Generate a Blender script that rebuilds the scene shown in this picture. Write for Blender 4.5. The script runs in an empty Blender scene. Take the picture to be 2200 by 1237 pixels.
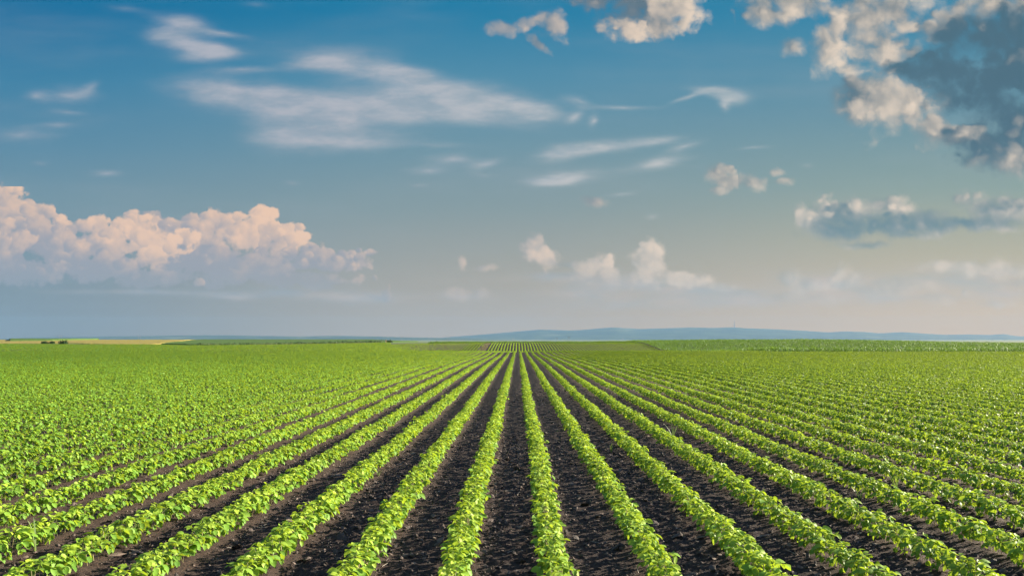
import bpy, math, random
import numpy as np

# ------------------------------------------------------------------ camera
S = bpy.context.scene
COL = S.collection
R = math.radians
rng = np.random.default_rng(7)
random.seed(7)

F = 1711.0                      # focal length in pixels of the 2200 px wide photograph (28 mm on 36 mm)
EYE = 1.70
PITCH = math.atan((728 - 618.5) / F)
YAW = math.atan(13 / F)
cam_data = bpy.data.cameras.new("camera")
cam_data.sensor_width = 36.0
cam_data.lens = 36.0 * F / 2200
cam_data.clip_start = 0.05
cam_data.clip_end = 90000.0
cam = bpy.data.objects.new("camera", cam_data)
cam.location = (0, 0, EYE)
cam.rotation_euler = (math.pi / 2 + PITCH, 0, YAW)
COL.objects.link(cam)
S.camera = cam
S.render.resolution_x, S.render.resolution_y = 1024, 575


def pix_uv(px, py):
    """Direction of a place in the photograph as (X/Y, Z/Y)."""
    a, b = (px - 1100) / F, (618.5 - py) / F
    y1, z1 = math.cos(PITCH) - b * math.sin(PITCH), math.sin(PITCH) + b * math.cos(PITCH)
    x2 = a * math.cos(YAW) - y1 * math.sin(YAW)
    y2 = a * math.sin(YAW) + y1 * math.cos(YAW)
    return x2 / y2, z1 / y2


def lin(r, g, b):
    f = lambda c: (c / 255) / 12.92 if c / 255 <= 0.04045 else ((c / 255 + 0.055) / 1.055) ** 2.4
    return (f(r), f(g), f(b), 1.0)


# ------------------------------------------------------------------ colour management, sun, sky
EXPOSURE = 2.05
SKY_STRENGTH = 0.06
SUN_EL, SUN_AZ = R(19.5), R(68.0)          # azimuth clockwise from +Y (the view): the sun stands to the right
S.render.engine = "CYCLES"
S.view_settings.view_transform = "Standard"
S.view_settings.look = "None"
S.view_settings.gamma = 1.0
S.view_settings.use_curve_mapping = False
S.view_settings.exposure = EXPOSURE
S.cycles.max_bounces = 6
S.cycles.diffuse_bounces = 3
S.cycles.glossy_bounces = 2
S.cycles.transmission_bounces = 4
S.cycles.transparent_max_bounces = 8
S.cycles.volume_bounces = 1
S.cycles.use_denoising = True
S.cycles.use_adaptive_sampling = True
S.cycles.adaptive_threshold = 0.015

sun_data = bpy.data.lights.new("sun", "SUN")
sun_data.energy = 5.0
sun_data.angle = R(0.5)
sun_data.color = (1.0, 0.88, 0.70)
sun = bpy.data.objects.new("sun", sun_data)
sun.rotation_euler = (math.pi / 2 - SUN_EL, 0, -SUN_AZ + math.pi)
sun.location = (60, 0, 40)
COL.objects.link(sun)

world = bpy.data.worlds.new("World")
S.world = world
world.use_nodes = True
WT = world.node_tree
WT.nodes.clear()


class E:
    """A socket or a number, so that node arithmetic can be written as a formula."""
    tree = None

    def __init__(s, v):
        s.v = v

    def to(s, sock):
        if isinstance(s.v, (int, float)):
            sock.default_value = s.v
        else:
            E.tree.links.new(s.v, sock)

    def op(s, o, *args):
        n = E.tree.nodes.new("ShaderNodeMath")
        n.operation = o
        for i, a in enumerate((s,) + args):
            (a if isinstance(a, E) else E(a)).to(n.inputs[i])
        return E(n.outputs[0])

    def __add__(s, o): return s.op("ADD", o)
    def __sub__(s, o): return s.op("SUBTRACT", o)
    def __mul__(s, o): return s.op("MULTIPLY", o)
    def __truediv__(s, o): return s.op("DIVIDE", o)
    __radd__ = __add__
    __rmul__ = __mul__
    def __rsub__(s, o): return E(o).op("SUBTRACT", s)
    def madd(s, m, a): return s.op("MULTIPLY_ADD", m, a)
    def mx(s, o): return s.op("MAXIMUM", o)
    def mn(s, o): return s.op("MINIMUM", o)
    def gt(s, o): return s.op("GREATER_THAN", o)


def node(kind, **kw):
    n = E.tree.nodes.new(kind)
    for k, v in kw.items():
        setattr(n, k, v)
    return n


def smooth(x, a, b):
    n = node("ShaderNodeMapRange", interpolation_type="SMOOTHSTEP", clamp=False)
    x.to(n.inputs[0])
    n.inputs[1].default_value, n.inputs[2].default_value = a, b
    return E(n.outputs[0])


def vmath(o, a, b):
    n = node("ShaderNodeVectorMath", operation=o)
    for i, q in enumerate((a, b)):
        if q is None:
            continue
        if isinstance(q, (tuple, list)):
            n.inputs[i].default_value = q
        else:
            E.tree.links.new(q, n.inputs[i])
    return n.outputs[0]


def vscale(a, k):
    n = node("ShaderNodeVectorMath", operation="SCALE")
    E.tree.links.new(a, n.inputs[0])
    n.inputs["Scale"].default_value = k
    return n.outputs[0]


def mixc(f, a, b):
    n = node("ShaderNodeMix", data_type="RGBA", clamp_factor=True)
    (f if isinstance(f, E) else E(f)).to(n.inputs[0])
    for i, q in ((6, a), (7, b)):
        if isinstance(q, (tuple, list)):
            n.inputs[i].default_value = q
        else:
            E.tree.links.new(q, n.inputs[i])
    return n.outputs[2]


def ramp(x, stops):
    n = node("ShaderNodeValToRGB")
    x.to(n.inputs[0])
    el = n.color_ramp.elements
    while len(el) < len(stops):
        el.new(0.5)
    for e, (p, c) in zip(el, stops):
        e.position, e.color = p, c
    return n.outputs[0]


def noise(vec, scale, detail, rough=0.5, out="Fac", dims="3D", lac=2.0):
    n = node("ShaderNodeTexNoise", noise_dimensions=dims)
    E.tree.links.new(vec, n.inputs["Vector"])
    n.inputs["Scale"].default_value = scale
    n.inputs["Detail"].default_value = detail
    n.inputs["Roughness"].default_value = rough
    n.inputs["Lacunarity"].default_value = lac
    return n.outputs[out] if out == "Color" else E(n.outputs[0])


E.tree = WT
K = F / 100.0                                    # cloud plane: 1 unit is about 3.3 degrees of sky
geo = node("ShaderNodeTexCoord").outputs["Generated"]
sx = node("ShaderNodeSeparateXYZ")
WT.links.new(geo, sx.inputs[0])
DX, DY, DZ = (E(sx.outputs[i]) for i in range(3))
ahead = DY.mx(0.05)
CU, CV = DX / ahead * K, DZ / ahead * K
cmb = node("ShaderNodeCombineXYZ")
CU.to(cmb.inputs[0]); CV.to(cmb.inputs[1])
P = cmb.outputs[0]

sky_tex = node("ShaderNodeTexSky", sky_type="NISHITA", sun_disc=False)
sky_tex.sun_elevation = SUN_EL
sky_tex.sun_rotation = SUN_AZ
sky_tex.altitude = 100
sky_tex.air_density = 1.0
sky_tex.dust_density = 1.5
sky_tex.ozone_density = 3.0

GAIN = 1.0 / (SKY_STRENGTH * 2 ** EXPOSURE)


def background(col, gain):
    b = node("ShaderNodeBackground")
    if gain != 1:
        m = node("ShaderNodeMix", data_type="RGBA", blend_type="MULTIPLY")
        m.inputs[0].default_value = 1
        WT.links.new(col, m.inputs[6])
        m.inputs[7].default_value = (gain, gain, gain, 1)
        col = m.outputs[2]
    WT.links.new(col, b.inputs[0])
    b.inputs[1].default_value = SKY_STRENGTH
    return b.outputs[0]


def mix_shader(f, a, b):
    n = node("ShaderNodeMixShader")
    f.to(n.inputs[0])
    WT.links.new(a, n.inputs[1]); WT.links.new(b, n.inputs[2])
    return n.outputs[0]


# the clear sky ahead: deep teal overhead, grey towards the horizon, warm towards the sun
vy = lambda py: min(1.0, max(0.0, (728 - py) / 100 / 8.0))
elev = CV / 8.0
HAZE_DENSITY, HAZE_FAR, HAZE_TOP = 3.5e-5, 17900.0, 470.0
AIRLIGHT = (.34, .56, .78)                       # what the air of the haze box itself adds when it is thick


def sky_ramp(*stops):
    """Colours as they are seen from the ground, at photograph heights; the sky behind the haze box is what is left of them."""
    stops = sorted(stops, reverse=True)
    ys = sorted({728, 706, 684, 660, 630, 590, 540, *[q for q, _ in stops]}, reverse=True)
    res = []
    for y_ in ys:
        c_ = [np.interp(-y_, [-q for q, _ in stops], [lin(*k)[i] for _, k in stops]) for i in range(3)]
        v_ = max((728 - y_) / F, 1e-4)
        T_ = math.exp(-HAZE_DENSITY * min(HAZE_FAR, HAZE_TOP / v_))
        res.append((vy(y_), tuple(max(0.0, (c_[i] - AIRLIGHT[i] * (1 - T_)) / T_) for i in range(3)) + (1.0,)))
    return ramp(elev, res)


sky_left = sky_ramp((728, (133, 151, 164)), (640, (130, 150, 163)), (430, (118, 149, 164)), (312, (95, 140, 165)), (160, (66, 130, 165)), (10, (12, 113, 158)))
sky_mid = sky_ramp((728, (176, 177, 178)), (600, (166, 167, 163)), (450, (137, 157, 163)), (312, (114, 150, 166)), (160, (84, 141, 169)), (5, (36, 125, 165)))
sky_right = sky_ramp((728, (208, 192, 177)), (640, (203, 190, 173)), (537, (181, 179, 162)), (400, (142, 164, 161)), (240, (110, 149, 164)), (20, (66, 137, 168)))
U_ = lambda px: pix_uv(px, 600)[0] * K
clear = mixc(smooth(CU, U_(-50), U_(1100)), sky_left, sky_mid)
clear = mixc(smooth(CU, U_(950), U_(2250)), clear, sky_right)
# faint slanting bands of light and thin veil
band = vmath("MULTIPLY", P, (0.16, 0.75, 1.0))
veil = noise(vmath("ADD", band, (3.1, 7.7, 0)), 0.9, 5, 0.55)
clear = mixc(smooth(veil, 0.45, 0.8) * 0.16, clear, lin(176, 178, 180))

# clouds: (x, y, rx, ry, degrees, weight, brightness) measured on the photograph, turned into directions
CUMULUS = [
    # pink bank low on the left
    (15, 455, 75, 55, 20, 1, .72), (75, 490, 85, 50, 15, 1, .66), (0, 540, 95, 70, 0, 1, .45), (120, 535, 105, 62, 0, 1, .42),
    (60, 585, 130, 38, 0, .9, .22), (215, 525, 100, 58, 0, 1, .72), (300, 500, 70, 45, 0, 1, .85), (345, 545, 85, 62, 0, 1, .95),
    (200, 575, 120, 42, 0, 1, .25), (335, 470, 45, 22, 0, .8, .5), (420, 515, 100, 60, 0, 1, .55), (470, 480, 60, 34, 0, 1, .7), (540, 500, 85, 56, 10, 1, .95),
    (610, 520, 62, 48, 25, 1, .9), (500, 575, 190, 52, 0, 1, .25), (680, 560, 95, 36, 5, 1, .38), (755, 556, 62, 28, 8, 1, .5),
    (650, 600, 140, 26, 0, .8, .3), (330, 598, 130, 22, 0, .8, .22), (425, 605, 17, 12, 0, .9, .7), (830, 632, 17, 22, 0, .7, .5), (803, 598, 8, 10, 0, .7, .6),
    # little towers above the middle of the horizon
    (1148, 535, 27, 32, 0, 1, .75), (1178, 556, 42, 22, 15, 1, .8), (1235, 570, 60, 12, 8, .8, .5), (1285, 568, 30, 26, 0, 1, .8), (1308, 588, 28, 15, 10, .9, .7),
    (1400, 545, 30, 32, 0, 1, .8), (1392, 572, 42, 28, 0, 1, .7), (1445, 596, 55, 20, 8, 1, .75), (1495, 602, 40, 18, 5, 1, .75), (1550, 617, 55, 11, 5, .8, .6),
    (1360, 607, 110, 16, 0, .6, .5), (993, 565, 12, 20, 0, .85, .7), (1037, 574, 26, 9, 0, .7, .6), (980, 632, 26, 16, 0, .65, .6), (1035, 632, 18, 13, 0, .55, .6),
    (1696, 598, 34, 18, 0, .9, .5), (1805, 588, 20, 24, 0, .9, .6), (1840, 610, 34, 18, 0, .9, .6), (1900, 625, 70, 16, 0, .9, .6), (1745, 615, 40, 14, 0, .9, .5),
    (2030, 570, 55, 12, 0, .9, .75), (2110, 576, 75, 18, 0, .9, .75), (2180, 585, 50, 18, 0, .9, .75), (2140, 655, 40, 12, 0, .9, .6), (2080, 628, 10, 9, 0, .9, .7),
    (1330, 598, 62, 14, 0, .7, .55), (1230, 590, 60, 11, 0, .6, .5), (1605, 628, 55, 10, 0, .55, .5), (1950, 612, 75, 15, 0, .6, .5), (2020, 642, 65, 12, 0, .5, .5), (1780, 642, 65, 12, 0, .5, .5),
    (2185, 612, 60, 14, 0, .55, .5), (1690, 632, 45, 12, 0, .5, .5), (-95, 500, 95, 80, 0, 1, .6), (-120, 580, 130, 45, 0, 1, .3), (2300, 590, 80, 18, 0, .6, .5),
    # small puffs right of the middle
    (1548, 372, 30, 25, 0, 1, .8), (1572, 393, 32, 20, 0, 1, .7), (1620, 394, 33, 19, 0, 1, .75), (1545, 411, 22, 10, 0, .8, .7), (1668, 366, 16, 10, 0, .9, .7), (1684, 387, 20, 10, 0, .9, .7),
    (1277, 431, 27, 14, 0, 1, .65),
    # flat based bank on the right
    (1717, 462, 16, 26, 0, 1, .85), (1745, 482, 36, 24, 10, 1, .7), (1778, 447, 24, 26, 0, 1, .9), (1800, 465, 50, 26, 0, 1, .35), (1836, 447, 28, 26, 0, 1, .8), (1805, 492, 75, 22, 0, 1, .2),
    (1920, 450, 50, 28, 0, 1, .8), (1900, 485, 110, 24, 0, 1, .22), (2000, 472, 70, 22, 0, 1, .45), (2085, 435, 48, 24, 0, 1, .8), (2140, 452, 70, 28, 0, 1, .6), (2190, 452, 45, 24, 0, 1, .75),
    (2080, 482, 120, 16, 0, 1, .3), (2140, 494, 50, 10, 0, .8, .7), (1860, 525, 60, 9, 0, .7, .55), (1960, 500, 60, 8, 0, .6, .4),
    # heavy clouds in the upper right corner
    (1375, 5, 100, 66, 0, 1, .35), (1450, 15, 60, 60, 0, 1, 1.0), (1345, 62, 50, 26, 10, 1, .9), (1285, -20, 70, 36, 0, 1, .05), (1420, 55, 60, 26, 0, 1, .8),
    (1680, -8, 88, 44, 0, 1, .7), (1655, 30, 62, 26, 0, 1, .72), (1740, 5, 50, 34, 0, .9, .7),
    (1187, 56, 36, 34, 20, .85, .7), (1085, 60, 40, 18, 0, .7, .6), (1130, 50, 24, 14, 0, .65, .6), (1160, 98, 30, 11, 35, .75, .6),
    (1708, 102, 28, 22, 0, .95, .8), (1785, 100, 42, 58, 15, 1, .85), (1828, 150, 28, 20, 0, 1, .85), (1868, 50, 90, 66, 0, 1, .7), (1905, 108, 72, 46, 0, 1, .75), (1930, 10, 90, 42, 0, .8, .75),
    (2020, 60, 62, 36, 10, .95, .65), (2140, 15, 95, 46, 0, 1, .75), (2110, 80, 100, 50, 0, 1, .25), (2190, 100, 70, 100, 0, 1, .1), (2030, 150, 95, 44, 0, .95, -.18), (1960, 150, 60, 22, 0, .8, -.2),
    (1905, 228, 76, 66, 0, 1, .85), (1852, 215, 60, 46, 0, 1, .35), (1962, 240, 44, 46, 0, 1, .8), (1992, 225, 22, 18, 0, .9, .7), (2012, 288, 46, 36, 10, 1, .75), (2065, 300, 62, 30, 5, 1, .45),
    (2140, 220, 80, 90, 0, 1, -.2), (2170, 160, 60, 60, 0, 1, .3), (2180, 300, 70, 66, 0, 1, .1), (2110, 330, 70, 26, 0, 1, .05), (2185, 345, 45, 36, 10, .95, .55), (2075, 345, 30, 16, 0, .8, .4), (2040, 200, 60, 40, 20, .85, .35), (2105, 285, 40, 14, -20, .9, .8), (2290, 110, 110, 110, 0, 1, .1), (2280, 280, 95, 80, 0, 1, .2), (2420, 180, 110, 90, 0, 1, .5), (2380, 330, 90, 40, 0, .9, .7), (2300, 462, 80, 24, 0, 1, .4),
]
WISPS = [
    (392, 48, 66, 17, 10, 1, 0), (470, 73, 74, 9, 8, .9, 0), (402, 92, 80, 26, 18, 1, 0), (475, 112, 58, 13, 3, .9, 0), (345, 78, 45, 15, 0, .8, -.2), (425, 122, 46, 14, 0, .8, -.2),
    (760, 140, 130, 32, 10, 1, 0), (680, 140, 72, 14, 0, .8, -.2), (880, 170, 140, 24, 14, 1, 0), (1000, 212, 150, 34, 8, 1.1, 0), (1090, 238, 95, 30, 6, 1, 0), (1160, 248, 34, 14, 0, .9, 0),
    (470, 195, 95, 32, 8, .95, 0), (590, 212, 180, 32, 6, 1, 0), (700, 240, 160, 52, 8, .8, -.2), (800, 240, 220, 38, 0, .75, 0), (640, 292, 100, 36, 0, .8, -.2), (720, 306, 120, 24, 0, .85, 0), (900, 232, 150, 24, 8, .8, -.2), (520, 150, 70, 9, 0, .6, 0),
    (75, 206, 26, 13, 0, .8, -.2), (150, 206, 58, 20, 0, .9, 0), (192, 190, 24, 13, -20, .8, -.2), (145, 243, 45, 8, 5, .6, 0), (120, 270, 55, 8, 0, .5, 0), (50, 291, 82, 17, 0, .7, 0), (82, 353, 20, 7, 0, .5, 0), (230, 373, 42, 10, 0, .6, 0),
    (1543, 197, 66, 11, 6, 1.1, 0), (1480, 208, 42, 6, -18, .9, 0), (1572, 213, 36, 14, 12, 1, 0), (1562, 228, 12, 13, 15, .8, -.2), (1338, 232, 66, 6, 0, .8, -.2), (1243, 220, 34, 12, 18, .7, 0), (1233, 254, 22, 11, -35, .7, 0), (1274, 262, 11, 16, 15, .7, 0),
    (1208, 332, 54, 19, -6, 1, 0), (1290, 318, 116, 16, -8, 1, 0), (1385, 308, 80, 9, -8, .8, -.2), (1472, 314, 46, 9, -14, .8, -.2), (1418, 350, 68, 14, -12, 1, 0), (1222, 381, 86, 16, -3, 1, 0), (1180, 389, 46, 9, -4, .9, 0), (1335, 416, 36, 7, -4, .7, 0), (1615, 317, 42, 5, -5, .6, 0),
    (978, 343, 50, 13, 0, .8, -.2), (925, 366, 52, 11, 0, .6, 0), (1042, 352, 34, 12, -20, .85, 0), (895, 396, 26, 6, 0, .5, 0), (625, 393, 20, 6, 0, .5, 0), (265, 18, 46, 11, 8, .4, 0), (550, 11, 46, 9, 6, .35, 0), (930, 312, 120, 10, 0, .35, 0), (1040, 378, 40, 7, 0, .4, 0),
    (330, 628, 230, 8, 1, .8, -.2), (490, 636, 70, 9, 0, .7, 0), (640, 632, 170, 18, 3, .8, -.2), (760, 640, 110, 14, 0, .7, 0), (1730, 355, 20, 8, 0, .35, 0), (1405, 465, 16, 8, 0, .5, 0), (1000, 600, 300, 20, 0, .25, 0), (1450, 640, 300, 18, 0, .45, 0), (1950, 600, 300, 26, 0, .4, 0), (1300, 660, 260, 14, 0, .35, 0), (1180, 596, 90, 12, 0, .7, 0), (1330, 610, 120, 18, 0, .9, 0), (1500, 622, 130, 18, 3, .9, 0), (1760, 612, 110, 22, 0, .9, 0), (1900, 640, 120, 16, 0, .8, 0), (2080, 592, 150, 26, 0, .95, 0), (2160, 630, 100, 20, 0, .8, 0), (1000, 638, 90, 12, 0, .8, 0), (1600, 650, 200, 12, 0, .6, 0), (1240, 632, 120, 14, 0, .6, 0),
]


def node_out(kind, operation, vec, out_, second=None):
    n = node(kind, operation=operation)
    E.tree.links.new(vec, n.inputs[0])
    if second is not None:
        if isinstance(second, (tuple, list)):
            n.inputs[1].default_value = second
        else:
            E.tree.links.new(second, n.inputs[1])
    return n.outputs[out_]


def new_group(name, ins, out_):
    """A node group; returns its input sockets as E (floats) or plain sockets (vectors), and a function that closes it."""
    t = bpy.data.node_groups.new(name, "ShaderNodeTree")
    for n_, kind in ins:
        t.interface.new_socket(n_, in_out="INPUT", socket_type=kind)
    t.interface.new_socket(out_[0], in_out="OUTPUT", socket_type=out_[1])
    E.tree = t
    gi = t.nodes.new("NodeGroupInput")

    def close(sock):
        go = t.nodes.new("NodeGroupOutput")
        t.links.new(sock, go.inputs[0])
        E.tree = WT
        return t
    return gi.outputs, close


def ellipse(vec, centre, ax, ay):
    """Place inside an ellipse on the sky: along its two axes, and how far out (1 is the rim)."""
    q = vmath("SUBTRACT", vec, centre)
    qx = E(node_out("ShaderNodeVectorMath", "DOT_PRODUCT", q, 1, ax))
    qy = E(node_out("ShaderNodeVectorMath", "DOT_PRODUCT", q, 1, ay))
    qq = qy * qy
    return qx, qy, qx.madd(qx, qq).op("SQRT")


FL, VE = "NodeSocketFloat", "NodeSocketVector"
gi, close = new_group("soft_ellipse", [("Vector", VE), ("Sum", FL), ("Centre", VE), ("AxisX", VE), ("AxisY", VE), ("Weight", FL)], ("Sum", FL))
r = ellipse(gi[0], gi[2], gi[3], gi[4])[2]
t = (1.0 - r).mx(0.0)
t2 = t * t
WISP_GROUP = close(t2.madd(E(gi[5]), E(gi[1])).v)

gi, close = new_group("cloud_head", [("Vector", VE), ("Outline", FL), ("State", VE), ("Centre", VE), ("AxisX", VE), ("AxisY", VE), ("Light", VE), ("Gain", FL), ("Offset", FL), ("Cover", FL)], ("State", VE))
qx, qy, r = ellipse(gi[0], gi[3], gi[4], gi[5])
t = (E(gi[1]) - r).madd(E(gi[7]), E(gi[8])).mx(0.0).mn(1.0)
ai = t * t
t3 = 3.0 - t * 2.0
ai = ai * t3 * E(gi[9])
cq = node("ShaderNodeCombineXYZ")
qx.to(cq.inputs[0]); qy.to(cq.inputs[1]); cq.inputs[2].default_value = 1.0
si = E(node_out("ShaderNodeVectorMath", "DOT_PRODUCT", cq.outputs[0], 1, gi[6]))
lit_part = si * ai
cb = node("ShaderNodeCombineXYZ")
lit_part.to(cb.inputs[0]); ai.to(cb.inputs[1])
rest = 1.0 - ai
cr_ = node("ShaderNodeCombineXYZ")
rest.to(cr_.inputs[0]); rest.to(cr_.inputs[1])
over = node("ShaderNodeVectorMath", operation="MULTIPLY_ADD")
E.tree.links.new(gi[2], over.inputs[0])
E.tree.links.new(cr_.outputs[0], over.inputs[1])
E.tree.links.new(cb.outputs[0], over.inputs[2])
HEAD_GROUP = close(over.outputs[0])


def place(n, i, x, y, rx, ry, deg, grow):
    u, v = pix_uv(x, y)
    c_, s_ = math.cos(R(deg)), math.sin(R(deg))
    kx, ky = 100 / (rx * grow), 100 / (ry * grow)
    n.inputs[i].default_value = (u * K, v * K, 0)
    n.inputs[i + 1].default_value = (c_ * kx, -s_ * kx, 0)
    n.inputs[i + 2].default_value = (s_ * ky, c_ * ky, 0)


def blob_sum(vec, blobs, grow):
    """Sum of soft ellipses at vec."""
    g = None
    for (x, y, rx, ry, deg, amp, br) in blobs:
        n = node("ShaderNodeGroup", node_tree=WISP_GROUP)
        E.tree.links.new(vec, n.inputs[0])
        if g is not None:
            E.tree.links.new(g, n.inputs[1])
        place(n, 2, x, y, rx, ry, deg, grow)
        n.inputs[5].default_value = amp
        g = n.outputs[0]
    return E(g)


def flat_noise(vec, sx_, sy_, off, scale, detail, rough):
    return noise(vmath("ADD", vmath("MULTIPLY", vec, (sx_, sy_, 1)), off), scale, detail, rough)


def billow(vec, scale, detail, rough):
    n = node("ShaderNodeTexVoronoi", feature="SMOOTH_F1")
    E.tree.links.new(vec, n.inputs["Vector"])
    n.inputs["Scale"].default_value = scale
    n.inputs["Detail"].default_value = detail
    n.inputs["Roughness"].default_value = rough
    n.inputs["Smoothness"].default_value = 0.35
    return 1.0 - E(n.outputs["Distance"])


def heads(blobs, kids, spread):
    """Cauliflower heads: small swellings round and upon the larger ones, farther ones first."""
    rg = random.Random(11)
    res = []
    for (x, y, rx, ry, deg, amp, br) in sorted(blobs, key=lambda b_: b_[1] + b_[3] * .5):
        n = kids if min(rx, ry) >= 24 and amp > .85 else 0
        for i in range(n):
            t = R(rg.uniform(-10, 190))
            k = rg.uniform(.62, .85)
            f = rg.uniform(.26, .42)
            res.append((x + math.cos(t) * rx * k, y - math.sin(t) * ry * k, min(rx, ry * 1.4) * f, ry * f, 0, amp, br + rg.uniform(-.4, 1.0) * spread))
        res.append((x, y, rx, ry, deg, amp, br))
        for i in range(n // 2):
            t = R(rg.uniform(0, 180))
            k = rg.uniform(.15, .55)
            f = rg.uniform(.24, .38)
            res.append((x + math.cos(t) * rx * k, y - math.sin(t) * ry * k, min(rx, ry * 1.4) * f, ry * f, 0, amp, br + rg.uniform(-.4, 1.0) * spread))
    return res


def cloud_zone(x0, x1, y0, y1, light, lit, shade, wisp_col, puff=1.0, soft=0.25, relief=0.35, grow=1.1, rag=0.8, kids=0, warp=0.3, mottle=0.5, spread=0.16):
    """The sky colour with its clouds for one part of the view; light is the way towards the sun on the cloud plane."""
    def inside(b):
        ex = max(b[2], b[3]) * 1.4 + 40
        ey = (b[3] + b[2] * abs(math.sin(R(b[4])))) * 1.4 + 40
        return b[0] + ex > x0 and b[0] - ex < x1 and b[1] + ey > y0 and b[1] - ey < y1
    cum, wsp = [b for b in CUMULUS if inside(b)], [b for b in WISPS if inside(b)]
    col = clear
    low = smooth(CV, 0.15, 2.4)                         # air between us and clouds near the horizon
    if wsp:
        wv = vscale(vmath("SUBTRACT", noise(vmath("MULTIPLY", P, (0.5, 1.3, 1)), 1.1, 4, 0.55, out="Color"), (0.5, 0.5, 0.5)), 0.55)
        wp = vmath("ADD", P, vmath("MULTIPLY", wv, (1.0, 0.35, 0)))
        g = blob_sum(wp, wsp, 2.05)
        n = flat_noise(P, 0.45, 1.6, (2.3, 5.1, 0.7), 1.6, 7, 0.6)
        d = g.mn(1.2) * (n.madd(1.7, 0.25)) + (n - 0.5) * 0.35
        a = smooth(d, 0.0, 1.25)
        n2 = flat_noise(P, 0.5, 1.5, (8.3, 1.1, 3.7), 2.1, 5, 0.55)
        wc = mixc(smooth(n2, 0.3, 0.7), wisp_col[0], wisp_col[1])
        col = mixc(a * (low * 0.45 + 0.55) * 0.74, col, wc)
    if cum:
        wv = vscale(vmath("SUBTRACT", noise(P, 1.3, 5, 0.55, out="Color"), (0.5, 0.5, 0.5)), warp)
        cp = vmath("ADD", P, vmath("MULTIPLY", wv, (1, 1, 0)))
        fine = noise(cp, 2.4 * puff, 8, 0.6)
        big = billow(cp, 2.2 * puff, 2.0, 0.5)
        cut = (fine - 0.5) * rag + (big - 0.62) * 0.5          # ragged, billowing outlines
        tiny = cut * 1e-6                                       # (carried along so that the outline noise is worked out first)
        cz = node("ShaderNodeCombineXYZ")
        tiny.to(cz.inputs[2])
        cp = vmath("ADD", cp, cz.outputs[0])
        state = None                                           # brightness and cover, each head laid over the last
        for (x, y, rx, ry, deg, amp, br) in heads(cum, kids, spread):
            n = node("ShaderNodeGroup", node_tree=HEAD_GROUP)
            E.tree.links.new(cp, n.inputs[0])
            E.tree.links.new(cut.v, n.inputs[1])
            if state is not None:
                E.tree.links.new(state, n.inputs[2])
            place(n, 3, x, y, rx, ry, deg, grow)
            n.inputs[6].default_value = (light[0] * relief, light[1] * relief, br - 0.05 + (0.28 if y > 535 and x > 900 else 0))
            n.inputs[7].default_value, n.inputs[8].default_value, n.inputs[9].default_value = 1 / soft, 1 / soft + 0.35, amp
            state = n.outputs[0]
        sp = node("ShaderNodeSeparateXYZ")
        E.tree.links.new(state, sp.inputs[0])
        a = E(sp.outputs[1])
        s = E(sp.outputs[0]) / a.mx(0.02)
        patch = noise(vmath("ADD", P, (4.2, 9.1, 2.0)), 0.75, 4, 0.55)
        s = s + (fine - 0.5) * 0.45 + (big - 0.62) * 0.5 + (patch - 0.5) * mottle
        cc = mixc(smooth(s, -0.15, 1.10), shade, lit)
        col = mixc(a * (low * 0.62 + 0.38) * 0.97, col, cc)
    return background(col, GAIN)


# sunlit and shaded cloud, and the thin cloud, change slowly over the whole sky
f_right = smooth(CU, U_(500), U_(1700))
f_high = smooth(CV, 1.9, 4.6)
shade_c = mixc(f_right, lin(158, 157, 164), mixc(f_high, lin(112, 138, 144), lin(72, 104, 120)))
lit_c = mixc(f_right, lin(240, 200, 170), lin(236, 216, 194))
wisp_dim = mixc(f_right, lin(158, 168, 180), lin(170, 180, 184))
wisp_lit = mixc(smooth(CV, 1.0, 3.2), lin(207, 190, 180), mixc(f_right, lin(196, 191, 196), lin(212, 208, 204)))
WC = (wisp_dim, wisp_lit)
top_left = cloud_zone(-200, 900, -200, 400, (0.9, 0.5), lit_c, shade_c, WC)
low_left = cloud_zone(-200, 900, 400, 720, (0.85, 0.55), lit_c, shade_c, WC, 1.3, 0.30, 0.50, 1.06, 0.95, 7, 0.28)
middle = cloud_zone(900, 1590, -200, 720, (0.8, -0.2), lit_c, shade_c, WC, 1.0, 0.7, 0.35, 1.32, 1.3, 2, 0.3)
right = cloud_zone(1590, 2700, -200, 720, (0.7, -0.4), lit_c, shade_c, WC, 0.9, 1.05, 0.38, 1.26, 1.25, 4, 0.4, 1.0, 0.30)

split_y = pix_uv(450, 400)[1] * K
left = mix_shader(CV.gt(split_y), low_left, top_left)
front = mix_shader(CU.gt(U_(1590)), mix_shader(CU.gt(U_(900)), left, middle), right)
# beyond the part of the sky that the photograph shows: the plain sky of the same day
around = background(sky_tex.outputs[0], 1)
f_side = smooth(DY, 0.30, 0.74) * smooth(DZ / ahead, 0.95, 0.50) * smooth(DZ, -0.30, -0.04)
out = node("ShaderNodeOutputWorld")
WT.links.new(mix_shader(f_side, around, front), out.inputs[0])
world.cycles.sampling_method = "MANUAL"
world.cycles.sample_map_resolution = 1024
# ==== END SKY ====

# ------------------------------------------------------------------ helpers for objects
def tag(o, label=None, cat=None, group=None, kind=None):
    for k, v in (("label", label), ("category", cat), ("group", group), ("kind", kind)):
        if v:
            o[k] = v
    return o


def empty(name, loc=(0, 0, 0), rz=0.0):
    o = bpy.data.objects.new(name, None)
    o.empty_display_size = 0.1
    o.location = loc
    o.rotation_euler = (0, 0, rz)
    COL.objects.link(o)
    return o


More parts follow.
